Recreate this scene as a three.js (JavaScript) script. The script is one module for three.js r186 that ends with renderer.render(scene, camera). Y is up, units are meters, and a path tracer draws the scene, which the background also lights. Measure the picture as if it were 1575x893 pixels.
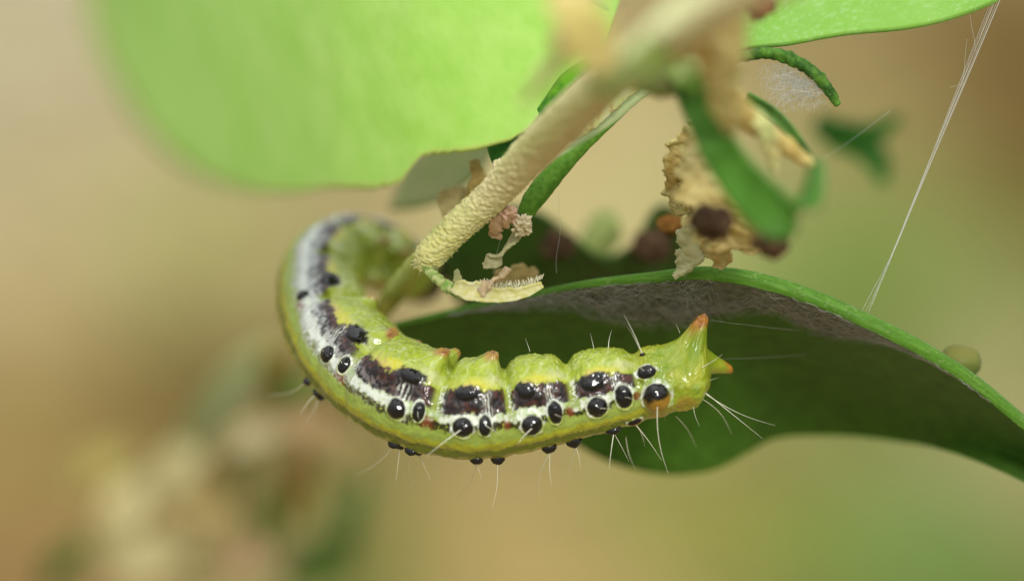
import * as THREE from 'three';
import { ImprovedNoise } from 'three/addons/math/ImprovedNoise.js';
import { mergeGeometries } from 'three/addons/utils/BufferGeometryUtils.js';

// ------------------------------------------------------------------ camera, sky, light, exposure
const scene = new THREE.Scene();
const MM = 0.001, PITCH = 25 * Math.PI / 180, DIST = 0.2, PX = 0.045 / 1575;   // a macro view: 45 mm of the plant fill the width of the frame
const FOCUS = new THREE.Vector3(0, 0.45, 0);                                     // the caterpillar sits 45 cm above the ground
const RIGHT = new THREE.Vector3(1, 0, 0), UPV = new THREE.Vector3(0, Math.cos(PITCH), -Math.sin(PITCH)), TO_CAM = new THREE.Vector3(0, Math.sin(PITCH), Math.cos(PITCH));
const camera = new THREE.PerspectiveCamera(2 * Math.atan(446.5 * PX / DIST) * 180 / Math.PI, 1024 / 580, 0.01, 400);
camera.position.copy(FOCUS).addScaledVector(TO_CAM, DIST);
camera.lookAt(FOCUS);
camera.focus = DIST;
camera.userData.fStop = 19;
camera.updateMatrixWorld();

const renderer = new THREE.WebGLRenderer({ antialias: true });
renderer.toneMapping = THREE.LinearToneMapping;
renderer.toneMappingExposure = 1.65;
renderer.shadowMap.enabled = true;
{ // a bright overcast sky, whiter towards the zenith
  const w = 256, h = 128, d = new Float32Array(w * h * 4), im = new ImprovedNoise();
  for (let j = 0; j < h; j++) for (let i = 0; i < w; i++) {
    const e = ((j + 0.5) / h - 0.5) * Math.PI, a = (i + 0.5) / w * 2 * Math.PI, y = Math.max(0, Math.sin(e));
    const c = 1 + 0.16 * im.noise(Math.cos(a) * Math.cos(e) * 2.2, y * 3, Math.sin(a) * Math.cos(e) * 2.2);
    const L = (0.26 + 1.2 * y * y) * c, o = (j * w + i) * 4;
    d[o] = L * 0.97; d[o + 1] = L; d[o + 2] = L * 1.03; d[o + 3] = 1;
  }
  const sky = new THREE.DataTexture(d, w, h, THREE.RGBAFormat, THREE.FloatType);
  sky.mapping = THREE.EquirectangularReflectionMapping; sky.magFilter = THREE.LinearFilter; sky.wrapS = THREE.RepeatWrapping; sky.needsUpdate = true;
  scene.background = sky; scene.environment = sky;
}
const sun = new THREE.DirectionalLight(new THREE.Color(1, 0.97, 0.9), 1.5);
sun.position.set(0.22, 0.8, 0.88).normalize().multiplyScalar(3).add(FOCUS); sun.target.position.copy(FOCUS);
sun.castShadow = true; sun.shadow.radius = 24; sun.shadow.mapSize.set(2048, 2048);
Object.assign(sun.shadow.camera, { left: -0.8, right: 0.8, top: 0.8, bottom: -0.8, near: 0.1, far: 8 });
scene.add(sun, sun.target);

// ------------------------------------------------------------------ helpers
let seed = 20240611;
const rnd = () => { seed = (seed + 0x6D2B79F5) | 0; let t = Math.imul(seed ^ (seed >>> 15), 1 | seed); t = (t + Math.imul(t ^ (t >>> 7), 61 | t)) ^ t; return ((t ^ (t >>> 14)) >>> 0) / 4294967296; };
const rr = (a, b) => a + (b - a) * rnd();
const NZ = new ImprovedNoise(), noise = (x, y, z) => NZ.noise(x + 91.3, y + 47.7, z + 13.1);
const fbm = (x, y, z, n = 4) => { let s = 0, a = 0.5; for (let i = 0; i < n; i++) { s += a * noise(x, y, z); x = x * 2.03 + 5.1; y = y * 2.03 + 1.7; z = z * 2.03 + 9.2; a *= 0.5; } return s; };
const { clamp, smoothstep, lerp } = THREE.MathUtils, bell = (x, w) => Math.exp(-x * x / (w * w));
const mix = (a, b, t) => [a[0] + (b[0] - a[0]) * t, a[1] + (b[1] - a[1]) * t, a[2] + (b[2] - a[2]) * t];
const V = (x, y, z) => new THREE.Vector3(x, y, z);
// a point of the plant: x and y in units of 1/35 mm across the focal plane, z in millimetres in front of that plane
const P = (x, y, z = 0) => { const k = 1 - z * MM / DIST; return FOCUS.clone().addScaledVector(RIGHT, (x - 787.5) * PX * k).addScaledVector(UPV, (446.5 - y) * PX * k).addScaledVector(TO_CAM, z * MM); };
const dirOf = (x, y, z) => V(0, 0, 0).addScaledVector(RIGHT, x).addScaledVector(UPV, y).addScaledVector(TO_CAM, z).normalize();
const project = (p) => { const v = p.clone().sub(FOCUS), z = v.dot(TO_CAM), k = 1 - z / DIST; return [787.5 + v.dot(RIGHT) / (PX * k), 446.5 - v.dot(UPV) / (PX * k), z / MM]; };
const used = new Map();
const numbered = (n) => { const c = used.get(n) ?? 0; used.set(n, c + 1); return c ? n + '_' + String(c).padStart(3, '0') : n; };
function thing(name, label, category, base, group, kind) {
  const o = new THREE.Group(); o.name = numbered(name); o.position.copy(base); scene.add(o);
  o.userData = { label, category }; if (group) o.userData.group = group; if (kind) o.userData.kind = kind;
  return o;
}
function part(name, geo, m, parent, label) {   // geo is given in world space; it is moved into the parent's
  const g = parent.isScene ? null : parent, at = V(0, 0, 0);
  for (let p = g; p && !p.isScene; p = p.parent) at.add(p.position);
  geo.translate(-at.x, -at.y, -at.z);
  const o = new THREE.Mesh(geo, m); o.name = name; o.castShadow = o.receiveShadow = true; if (label) o.userData.label = label;
  parent.add(o); return o;
}
function single(name, geo, m, label, category, group, kind) {
  geo.computeBoundingBox(); const b = geo.boundingBox, c = V((b.min.x + b.max.x) / 2, b.min.y, (b.min.z + b.max.z) / 2);
  geo.translate(-c.x, -c.y, -c.z);
  const o = new THREE.Mesh(geo, m); o.name = numbered(name); o.position.copy(c); o.castShadow = o.receiveShadow = true;
  o.userData = { label, category }; if (group) o.userData.group = group; if (kind) o.userData.kind = kind;
  scene.add(o); return o;
}
function finish(pos, idx, col, uv) {
  const g = new THREE.BufferGeometry();
  g.setAttribute('position', new THREE.BufferAttribute(new Float32Array(pos), 3));
  if (col) g.setAttribute('color', new THREE.BufferAttribute(new Float32Array(col), 3));
  g.setAttribute('uv', new THREE.BufferAttribute(new Float32Array(uv ?? (pos.length / 3) * 2), 2));
  g.setIndex(idx); g.computeVertexNormals(); return g;
}
// a sheet with thickness: f(u, v) gives the face, color(u, v, p, back) its colour
function sheet(f, nu, nv, thick, color, wu = 10, wv = 10) {
  const W = nu + 1, pts = [], pos = [], col = [], uv = [], idx = [];
  for (let j = 0; j <= nv; j++) for (let i = 0; i <= nu; i++) pts.push(f(i / nu, j / nv));
  const at = (i, j) => pts[clamp(j, 0, nv) * W + clamp(i, 0, nu)], nn = [];
  for (let j = 0; j <= nv; j++) for (let i = 0; i <= nu; i++) {
    const n = at(i + 1, j).clone().sub(at(i - 1, j)).cross(at(i, j + 1).clone().sub(at(i, j - 1))); nn.push(n.lengthSq() > 0 ? n.normalize() : V(0, 1, 0));
  }
  for (const back of [0, 1]) for (let k = 0; k < pts.length; k++) {
    const i = k % W, j = (k - i) / W, u = i / nu, v = j / nv, th = typeof thick === 'function' ? thick(u, v) : thick;
    const p = pts[k].clone().addScaledVector(nn[k], (back - 0.5) * th); pos.push(p.x, p.y, p.z);
    col.push(...color(u, v, pts[k], back)); uv.push(u * wu, v * wv);
  }
  const N = pts.length, q = (a, b, c, d) => idx.push(a, b, c, a, c, d);
  for (let j = 0; j < nv; j++) for (let i = 0; i < nu; i++) {
    const a = j * W + i, b = a + 1, c = a + W + 1, d = a + W; q(a, d, c, b); q(a + N, b + N, c + N, d + N);
  }
  for (let i = 0; i < nu; i++) { const a = i, b = i + 1, c = nv * W + i, d = c + 1; q(a, b, b + N, a + N); q(c, c + N, d + N, d); }
  for (let j = 0; j < nv; j++) { const a = j * W, b = a + W, c = a + nu, d = c + W; q(a, a + N, b + N, b); q(c, d, d + N, c + N); }
  return finish(pos, idx, col, uv);
}
const spline = (list) => new THREE.CatmullRomCurve3(list.map((a) => P(...a)), false, 'centripetal');
const line1 = (list, t) => { const x = clamp(t, 0, 1) * (list.length - 1), i = Math.min(list.length - 2, Math.floor(x)); return lerp(list[i], list[i + 1], x - i); };
// a tapered, uneven tube; rows are [x, y, z, radius in px]
function tube(rows, nl, nr, color, rough = 0, freq = 1, closed = true) {
  const c = spline(rows.map((r) => r.slice(0, 3))), rad = rows.map((r) => r[3] * PX), pos = [], col = [], uv = [], idx = [], fr = c.computeFrenetFrames(nl, false);
  for (let i = 0; i <= nl; i++) {
    const t = i / nl, p = c.getPoint(t), end = closed ? Math.sqrt(Math.max(0.0004, 1 - Math.pow(Math.abs(2 * t - 1), nl * 0.5))) : 1, tg = c.getTangent(t);
    let n = (fr.normals[i] ?? fr.normals[0]).clone(); n.addScaledVector(tg, -n.dot(tg)).normalize(); const b = tg.clone().cross(n), r = line1(rad, t) * end;
    for (let j = 0; j < nr; j++) {
      const a = j / nr * 2 * Math.PI, d = n.clone().multiplyScalar(Math.cos(a)).addScaledVector(b, Math.sin(a)), q = p.clone().addScaledVector(d, r), m = q.clone().divideScalar(MM);
      if (rough) q.addScaledVector(d, r * rough * (fbm(m.x * freq, m.y * freq, m.z * freq, 4) * 2));
      pos.push(q.x, q.y, q.z); col.push(...(typeof color === 'function' ? color(t, a, m) : color)); uv.push(t * 8, j / nr);
    }
  }
  for (let i = 0; i < nl; i++) for (let j = 0; j < nr; j++) { const a = i * nr + j, b = i * nr + (j + 1) % nr; idx.push(a, b, b + nr, a, b + nr, a + nr); }
  if (closed) for (const [row, s] of [[0, 1], [nl, 0]]) { for (let j = 1; j < nr - 1; j++) { const k = row * nr; s ? idx.push(k, k + j + 1, k + j) : idx.push(k, k + j, k + j + 1); } }
  return finish(pos, idx, col, uv);
}
// a ribbon of leaf along a curve: rows are [x, y, z, half width in px]; side is the way its width points; curl bends the edges
function ribbon(rows, side, { curl = 0, thick = 0.15, rag = 0, ragf = 3, nl = 60, nw = 14, color, twist = 0, wrinkle = 0 }) {
  const c = spline(rows.map((r) => r.slice(0, 3))), rad = rows.map((r) => r[3] * PX), s0 = dirOf(...side);
  const f = (u, v) => {
    const p = c.getPoint(u), tg = c.getTangent(u), s = s0.clone().addScaledVector(tg, -s0.dot(tg)).normalize(); if (twist) s.applyAxisAngle(tg, twist * u);
    const n = tg.clone().cross(s), w = v * 2 - 1, m = p.clone().divideScalar(MM), e = Math.sign(w);
    const r = line1(rad, u) * (1 + rag * fbm(m.x * ragf + e * 7, m.y * ragf, m.z * ragf, 4) * 2);
    const a = w * (curl || 1e-4), x = Math.sin(a) / (curl || 1e-4), y = (1 - Math.cos(a)) / (curl || 1e-4);
    const q = p.addScaledVector(s, x * r).addScaledVector(n, y * r);
    if (wrinkle) { const k = q.clone().divideScalar(MM); q.addScaledVector(n, wrinkle * MM * fbm(k.x * 1.6, k.y * 1.6, k.z * 1.6, 4)); }
    return q;
  };
  return sheet(f, nl, nw, thick * MM, color, 6, 2);
}
function lump(p, r, { amp = 0.3, freq = 1, detail = 24, squash = [1, 1, 1], color = [0.05, 0.03, 0.02] }) {
  const g = new THREE.SphereGeometry(1, detail, Math.round(detail * 0.7)), a = g.attributes.position, col = [];
  for (let i = 0; i < a.count; i++) {
    const v = V().fromBufferAttribute(a, i), k = 1 + amp * 2 * fbm(v.x * freq + p.x / MM, v.y * freq + p.y / MM, v.z * freq + p.z / MM, 4);
    a.setXYZ(i, p.x + v.x * k * r * squash[0], p.y + v.y * k * r * squash[1], p.z + v.z * k * r * squash[2]);
    col.push(...(typeof color === 'function' ? color(v, k) : color));
  }
  g.setAttribute('color', new THREE.BufferAttribute(new Float32Array(col), 3)); g.computeVertexNormals(); return g;
}
// fine fibre between two points, as a thin three-sided tube in one buffer
function fibre(out, a, b, r, sag = 0, n = 8, wig = 0) {
  const base = out.pos.length / 3, ax = b.clone().sub(a), s = V(0.3, 0.9, 0.2).cross(ax).normalize(), t = ax.clone().cross(s).normalize(), k1 = rr(-1, 1), k2 = rr(-1, 1), ph = rr(0, 6);
  for (let i = 0; i <= n; i++) {
    const u = i / n, p = a.clone().lerp(b, u), w = Math.sin(u * Math.PI); p.y -= sag * w; p.addScaledVector(s, wig * k1 * Math.sin(u * 5 + ph) * w).addScaledVector(t, wig * k2 * Math.cos(u * 7 + ph) * w);
    for (let j = 0; j < 3; j++) { const an = j / 3 * 2 * Math.PI, q = p.clone().addScaledVector(s, Math.cos(an) * r).addScaledVector(t, Math.sin(an) * r); out.pos.push(q.x, q.y, q.z); }
  }
  for (let i = 0; i < n; i++) for (let j = 0; j < 3; j++) { const A = base + i * 3 + j, B = base + i * 3 + (j + 1) % 3; out.idx.push(A, B, B + 3, A, B + 3, A + 3); }
}
const fibres = () => ({ pos: [], idx: [] }), fibreGeo = (o) => finish(o.pos, o.idx);

// ------------------------------------------------------------------ materials
function bumpTex(n, fn) {
  const d = new Uint8Array(n * n * 4);
  for (let j = 0; j < n; j++) for (let i = 0; i < n; i++) { const v = clamp(fn(i / n, j / n), 0, 1) * 255, o = (j * n + i) * 4; d[o] = d[o + 1] = d[o + 2] = v; d[o + 3] = 255; }
  const t = new THREE.DataTexture(d, n, n); t.wrapS = t.wrapT = THREE.MirroredRepeatWrapping; t.magFilter = THREE.LinearFilter; t.needsUpdate = true; return t;
}
const leafBump = bumpTex(512, (u, v) => 0.5 + 0.7 * fbm(u * 14, v * 14, 3, 5) + 0.35 * noise(u * 60, v * 60, 1));
const M = {
  leaf: new THREE.MeshPhysicalMaterial({ vertexColors: true, roughness: 0.9, specularIntensity: 0.3, transmission: 0.3, thickness: 0, clearcoat: 0.16, clearcoatRoughness: 0.4, bumpMap: leafBump, bumpScale: 0.000007 }),
  paleLeaf: new THREE.MeshPhysicalMaterial({ vertexColors: true, roughness: 0.95, specularIntensity: 0.25, transmission: 0.32, thickness: 0, bumpMap: leafBump, bumpScale: 0.000009 }),
  dry: new THREE.MeshPhysicalMaterial({ vertexColors: true, roughness: 0.95, specularIntensity: 0.3, transmission: 0.25, thickness: 0, bumpMap: leafBump, bumpScale: 0.000008 }),
  stem: new THREE.MeshPhysicalMaterial({ vertexColors: true, roughness: 0.85, specularIntensity: 0.4, bumpMap: leafBump, bumpScale: 0.000009 }),
  skin: new THREE.MeshPhysicalMaterial({ vertexColors: true, roughness: 0.36, specularIntensity: 0.4, clearcoat: 0.6, clearcoatRoughness: 0.06 }),
  wart: new THREE.MeshPhysicalMaterial({ vertexColors: true, roughness: 0.06, specularIntensity: 0.9 }),
  bristle: new THREE.MeshPhysicalMaterial({ color: new THREE.Color(0.72, 0.7, 0.55), roughness: 0.4 }),
  silk: new THREE.MeshPhysicalMaterial({ color: new THREE.Color(0.5, 0.5, 0.46), roughness: 0.5, specularIntensity: 0.5 }),
  film: new THREE.MeshPhysicalMaterial({ vertexColors: true, roughness: 0.9, specularIntensity: 0.3, transparent: true, opacity: 0.45 }),
  pellet: new THREE.MeshPhysicalMaterial({ vertexColors: true, roughness: 0.8, specularIntensity: 0.2 }),
  ground: new THREE.MeshPhysicalMaterial({ vertexColors: true, roughness: 1, specularIntensity: 0.2 }),
  litter: new THREE.MeshPhysicalMaterial({ roughness: 0.9, specularIntensity: 0.2 }),
};
for (const m of Object.values(M)) m.side = THREE.DoubleSide;

// ------------------------------------------------------------------ ground
const onGround = (x, y) => { const a = P(x, y, 0), d = a.sub(camera.position).normalize(); return camera.position.clone().addScaledVector(d, -camera.position.y / d.y); };
const SOIL = [0.14, 0.1, 0.045], STRAW = [0.25, 0.19, 0.09];
const patches = [ // where moss, bare soil, dry straw and stone dust lie: [x, y, radius x, radius y, colour]
  [60, 60, 240, 190, [0.29, 0.245, 0.155]], [40, 300, 220, 180, [0.28, 0.215, 0.11]], [270, 310, 120, 110, [0.19, 0.19, 0.06]], [260, 540, 190, 100, [0.09, 0.058, 0.014]], [50, 570, 160, 180, [0.2, 0.14, 0.045]],
  [20, 850, 130, 120, [0.17, 0.1, 0.04]], [430, 350, 140, 60, [0.23, 0.18, 0.08]], [900, 250, 190, 150, [0.32, 0.26, 0.125]], [1400, 110, 150, 90, [0.2, 0.15, 0.06]], [1570, 130, 100, 150, [0.09, 0.055, 0.012]], [1360, 370, 240, 110, [0.12, 0.15, 0.035]],
  [1540, 480, 90, 110, [0.21, 0.185, 0.085]], [1240, 400, 140, 60, [0.12, 0.16, 0.04]], [830, 830, 190, 130, [0.25, 0.18, 0.07]], [1130, 760, 120, 50, [0.19, 0.16, 0.042]], [1180, 860, 150, 60, [0.11, 0.135, 0.03]],
  [1430, 780, 130, 80, [0.1, 0.15, 0.045]], [1500, 880, 170, 70, [0.09, 0.11, 0.022]], [1270, 720, 150, 50, [0.12, 0.14, 0.03]], [560, 850, 80, 120, [0.065, 0.09, 0.016]], [640, 780, 90, 80, [0.19, 0.15, 0.05]], [980, 730, 60, 60, [0.14, 0.16, 0.04]],
].map(([x, y, rx, ry, c]) => { const o = onGround(x, y), ex = onGround(x + rx, y), ey = onGround(x, y - ry); return { o, rx: ex.distanceTo(o), rz: ey.distanceTo(o), c }; });
const groundColor = (x, z) => {
  const wx = x + 0.02 * fbm(x * 30, 0, z * 30), wz = z + 0.03 * fbm(x * 30, 5, z * 30);
  let w = 0.06, c = mix(SOIL, STRAW, clamp(0.5 + 1.1 * fbm(x * 9, 1, z * 9), 0, 1)).map((v) => v * 0.06);
  for (const p of patches) { const g = Math.exp(-(((wx - p.o.x) / p.rx) ** 2) - ((wz - p.o.z) / p.rz) ** 2); w += g; for (let k = 0; k < 3; k++) c[k] += p.c[k] * g; }
  const mean = [0.17, 0.145, 0.055]; return c.map((v, i) => Math.max(0.008, mean[i] + 1.15 * (v / w - mean[i])) * [1.06, 1.1, 1.0][i]);
};
{
  const n = 420, pos = [], col = [], idx = [];
  for (let j = 0; j <= n; j++) for (let i = 0; i <= n; i++) {
    const a = i / n * 2 - 1, b = j / n * 2 - 1, x = a * 0.9 + Math.sign(a) * 120 * Math.abs(a) ** 9, z = b * 0.9 - 0.9 + Math.sign(b) * 120 * Math.abs(b) ** 9;
    const c = groundColor(x, z), k = 1 + 0.5 * fbm(x * 120, 3, z * 120, 3);
    pos.push(x, 0.012 * fbm(x * 14, 2, z * 14) - 0.012, z); col.push(...c.map((v) => v * k));
  }
  for (let j = 0; j < n; j++) for (let i = 0; i < n; i++) { const a = j * (n + 1) + i; idx.push(a, a + n + 1, a + 1, a + 1, a + n + 1, a + n + 2); }
  const g = finish(pos, idx, col), o = new THREE.Mesh(g, M.ground); o.name = 'ground'; o.receiveShadow = true; o.userData = { kind: 'structure', label: 'tan soil with mossy green and dry straw patches', category: 'ground' }; scene.add(o);
  const lf = ribbonLocal(), N = 5200, im = new THREE.InstancedMesh(lf, M.litter, N), m = new THREE.Matrix4(), q = new THREE.Quaternion(), e = new THREE.Euler();
  for (let i = 0; i < N; i++) {
    const x = rr(-0.55, 0.55), z = rr(-2.0, -0.25), s = rr(0.006, 0.016), c = groundColor(x, z), k = rr(0.75, 1.3);
    m.compose(V(x, 0.012 * fbm(x * 14, 2, z * 14) - 0.012 + rr(0.001, 0.008), z), q.setFromEuler(e.set(rr(-0.5, 0.5), rr(0, 6.3), rr(-0.5, 0.5))), V(s, s, s)); im.setMatrixAt(i, m);
    im.setColorAt(i, new THREE.Color().setRGB(c[0] * k * rr(0.95, 1.1), c[1] * k, c[2] * k));
  }
  im.name = 'leaf_litter'; im.castShadow = im.receiveShadow = true; im.userData = { kind: 'stuff', label: 'small dry and mossy leaf litter scattered over the soil', category: 'leaf litter' }; scene.add(im);
}
function ribbonLocal() { // one small pointed litter leaf of unit length
  const pos = [], idx = [], n = 8;
  for (let i = 0; i <= n; i++) for (let j = 0; j <= 2; j++) { const u = i / n, w = 0.28 * Math.sin(Math.PI * clamp(u * 0.96 + 0.02, 0, 1)) ** 0.8; pos.push(u - 0.5, 0.12 * Math.sin(u * 3) + Math.abs(j - 1) * 0.09, (j - 1) * w); }
  for (let i = 0; i < n; i++) for (let j = 0; j < 2; j++) { const a = i * 3 + j; idx.push(a, a + 1, a + 3, a + 1, a + 4, a + 3); }
  return finish(pos, idx);
}

// ------------------------------------------------------------------ the cupped leaf under the caterpillar
const GREEN = [0.075, 0.19, 0.012], DEEP = [0.045, 0.125, 0.006], LIP = [0.1, 0.25, 0.018];
const rimC = spline([[600, 500, -9], [690, 478, -8], [770, 460, -6], [840, 446, -4], [910, 432, -2.2], [1000, 421, -1], [1080, 412, -0.2], [1150, 418, 0.2], [1240, 443, 0.4], [1330, 482, 0.6], [1420, 527, 0.2], [1500, 578, -1], [1575, 640, -2.5], [1680, 730, -5]]);
const lowC = spline([[610, 540, -12], [700, 600, -14], [790, 640, -14], [860, 668, -14], [930, 706, -14], [985, 723, -14], [1040, 729, -14], [1100, 720, -14], [1145, 697, -14.5], [1190, 673, -15], [1290, 668, -15], [1390, 678, -13.5], [1470, 697, -9], [1575, 738, -5.5], [1680, 800, -5]]);
const cupped = thing('cupped_leaf', 'dark green cupped leaf with rolled bright rim, behind and below the caterpillar', 'leaf', P(1100, 728, -14));
function cupPoint(u, v) {
  const t = rimC.getPoint(u), b = lowC.getPoint(u), lip = 11 * PX * lerp(0.3, 1.15, smoothstep(u, 0.2, 0.6)), q = V();
  const m = t.clone().divideScalar(MM), wav = 1 + 0.12 * fbm(m.x * 0.8, 3, 1);
  if (v < 0.2) { // the rolled rim: from its front lower edge over the top to the back
    const a = lerp(-0.75, 2.7, v / 0.2), L = lip * wav;
    q.copy(t).addScaledVector(UPV, (Math.sin(a) - 1) * L).addScaledVector(TO_CAM, Math.cos(a) * L * 0.95); return q;
  }
  const s = (v - 0.2) / 0.8, a = 2.7, start = t.clone().addScaledVector(UPV, (Math.sin(a) - 1) * lip * wav).addScaledVector(TO_CAM, Math.cos(a) * lip * 0.95);
  q.copy(start).lerp(b, s).addScaledVector(TO_CAM, -Math.sin(s * Math.PI) * 2.6 * MM * smoothstep(u, 0, 0.3) - 0 );
  const k = q.clone().divideScalar(MM); q.addScaledVector(TO_CAM, 0.18 * MM * fbm(k.x * 0.5, k.y * 0.5, k.z * 0.5) * s);
  return q;
}
part('blade', sheet(cupPoint, 420, 170, 0.16 * MM, (u, v, p) => {
  const k = p.clone().divideScalar(MM), n = fbm(k.x * 1.3, k.y * 1.3, k.z * 1.3, 5), f = fbm(k.x * 6, k.y * 6, k.z * 6, 3);
  if (v < 0.2) { const str = fbm(u * 26, v * 55, 7, 4), c = mix(mix(LIP, [0.15, 0.32, 0.04], clamp(2.2 * str, 0, 1)), GREEN, clamp(0.4 + 1.6 * f + n - 1.5 * str, 0, 0.9)); return mix(c, [0.32, 0.46, 0.14], 0.45 * smoothstep(f + 0.4 * noise(k.x * 9, k.y * 9, k.z * 9) + 0.4 * n, 0.2, 0.5)); }
  const vein = 0.5 + 0.5 * Math.sin(u * 150 + (v - 0.2) * 40), c = mix(GREEN, DEEP, clamp(0.5 + 1.3 * n, 0, 1)); return mix(c, [0.07, 0.19, 0.03], 0.16 * vein ** 6 + 0.2 * clamp(f * 2, 0, 1));
}, 26, 10), M.leaf, cupped);
{ // a raised midrib along the inside
  const rows = []; for (let i = 0; i <= 24; i++) { const u = 0.06 + i / 24 * 0.92, p = cupPoint(u, 0.56), q = project(p); rows.push([q[0], q[1], q[2] + 0.05, 3.5]); }
  part('midrib', tube(rows, 90, 8, [0.06, 0.17, 0.02], 0.1, 2), M.leaf, cupped);
}
{ // grey silk spun between the rim and the blade
  const o = fibres(), pt = (u, s) => { const a = cupPoint(u, 0.0), b = cupPoint(u + 0.01, 0.2 + 0.8 * lerp(0.1, 0.34, 0.5 + 0.5 * noise(u * 9, 0, 4)) * smoothstep(u, 0.03, 0.36) * (1 - 0.8 * smoothstep(u, 0.62, 0.86))); return a.lerp(b, s).addScaledVector(TO_CAM, 0.12 * MM); };
  const hole = (u) => Math.abs(u - 0.515) < 0.024;
  for (let i = 0; i < 1500; i++) {
    const u = rr(0.08, 0.86), s = rr(0, 1), u2 = clamp(u + rr(-0.05, 0.05), 0.07, 0.87), s2 = clamp(s + rr(-0.5, 0.5), 0, 1); if (hole(u) && s < 0.5 || hole(u2) && s2 < 0.5) continue;
    fibre(o, pt(u, s), pt(u2, s2), rr(0.0035, 0.0075) * MM, 0.05 * MM, 7, 0.12 * MM);
  }
  const web = single('silk_webbing', fibreGeo(o), M.silk, 'grey silk webbing spun under the rolled rim of the cupped leaf', 'silk', null, 'stuff');
  const film = sheet((u, v) => pt(lerp(0.06, 0.86, u), v * 0.96 + 0.02).addScaledVector(TO_CAM, -0.16 * MM + 0.14 * MM * fbm(u * 30, v * 4, 2)), 200, 16, 0.01 * MM, (u, v, p) => { const k = p.clone().divideScalar(MM), n = 0.5 + fbm(k.x * 2.4, k.y * 2.4, k.z * 2.4, 4); return [0.34 * n + 0.06, 0.34 * n + 0.065, 0.3 * n + 0.06]; });
  part('silk_film', film, M.film, web);
}
single('bud', lump(P(1478, 556, -3.5), 33 * PX, { amp: 0.1, squash: [1, 0.8, 0.9], color: (v) => [0.16 + 0.05 * v.y, 0.2, 0.04] }), M.leaf, 'small rounded green bud poking out behind the cupped leaf rim', 'bud');

// ------------------------------------------------------------------ the chewed twig with its leaves
const twig = thing('chewed_twig', 'chewed tan twig with pale green leaves, hanging down to the caterpillar', 'twig', P(645, 405, 0));
{
  const WOOD = [0.5, 0.44, 0.2], rows = [[648, 412, -0.6, 13], [662, 392, -0.2, 24], [700, 352, 0.4, 24], [755, 303, 1.5, 25], [815, 238, 4.5, 29], [872, 182, 9, 31], [930, 130, 14, 29], [1000, 82, 20, 27], [1080, 35, 26, 26], [1170, -20, 31, 26], [1280, -80, 35, 26]];
  part('stem', tube(rows, 420, 64, (t, a, m) => {
    const n = fbm(m.x * 1.4, m.y * 1.4, m.z * 1.4), f = fbm(m.x * 7, m.y * 7, m.z * 7, 3);
    let c = mix([0.6, 0.58, 0.2], [0.7, 0.58, 0.34], smoothstep(t, 0.16, 0.42)); c = mix(c, [0.62, 0.6, 0.36], clamp(0.3 + 1.5 * f, 0, 1) * 0.6); c = mix(c, [0.25, 0.3, 0.05], clamp(n * 1.5 - 0.1, 0, 1) * (1 - smoothstep(t, 0.2, 0.4)));
    return mix(c, [0.4, 0.24, 0.1], clamp(0.8 * n, 0, 1) * smoothstep(t, 0.3, 0.6));
  }, 0.14, 6.5), M.stem, twig);
  // frayed bark fibres along the gnawed end
  const o = fibres(), c = spline(rows.map((r) => r.slice(0, 3)));
  for (let i = 0; i < 420; i++) { const t = rr(0.0, 0.3), p = c.getPoint(t), d = V(rr(-1, 1), rr(-1, 1), rr(-1, 1)).normalize(), tg = c.getTangent(t); d.addScaledVector(tg, -d.dot(tg)).normalize(); const r = line1(rows.map((k) => k[3]), t) * PX * 0.9; p.addScaledVector(d, r); fibre(o, p, p.clone().addScaledVector(d, rr(0.05, 0.2) * MM).addScaledVector(tg, rr(-0.2, 0.2) * MM), rr(0.008, 0.022) * MM, 0, 3); }
  const fr = fibreGeo(o), fray = part('frayed_bark', fr, new THREE.MeshStandardMaterial({ color: new THREE.Color(0.58, 0.56, 0.3), roughness: 0.9, side: THREE.DoubleSide }), twig); fray.userData.kind = 'stuff';
  part('side_stem', tube([[652, 392, -1.5, 15], [630, 420, -6.5, 17], [606, 452, -10.5, 18], [584, 484, -13, 15], [566, 510, -14.5, 8]], 60, 20, (t, a, m) => mix([0.52, 0.54, 0.17], [0.36, 0.42, 0.08], clamp(0.5 + fbm(m.x, m.y, m.z), 0, 1)), 0.12, 1), M.stem, twig);
  part('side_stem', tube([[650, 402, -0.2, 7], [668, 424, 0.2, 8], [690, 442, 0.4, 9], [712, 455, 0.5, 8]], 60, 14, (t, a, m) => mix([0.16, 0.3, 0.05], [0.5, 0.52, 0.22], clamp(0.4 + 1.6 * fbm(m.x * 4, m.y * 4, m.z * 4), 0, 1)), 0.5, 4), M.stem, twig);
}
const PALE = [0.32, 0.56, 0.085], PALE2 = [0.4, 0.62, 0.14];
const paleColor = (u, v, p, back) => { const k = p.clone().divideScalar(MM), n = fbm(k.x * 0.35, k.y * 0.35, k.z * 0.35, 4), f = fbm(k.x * 2.2, k.y * 2.2, k.z * 2.2, 3); return mix(mix(PALE, PALE2, clamp(0.5 + 1.5 * n, 0, 1)), [0.25, 0.5, 0.055], clamp(0.5 * f, 0, 0.4)); };
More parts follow.
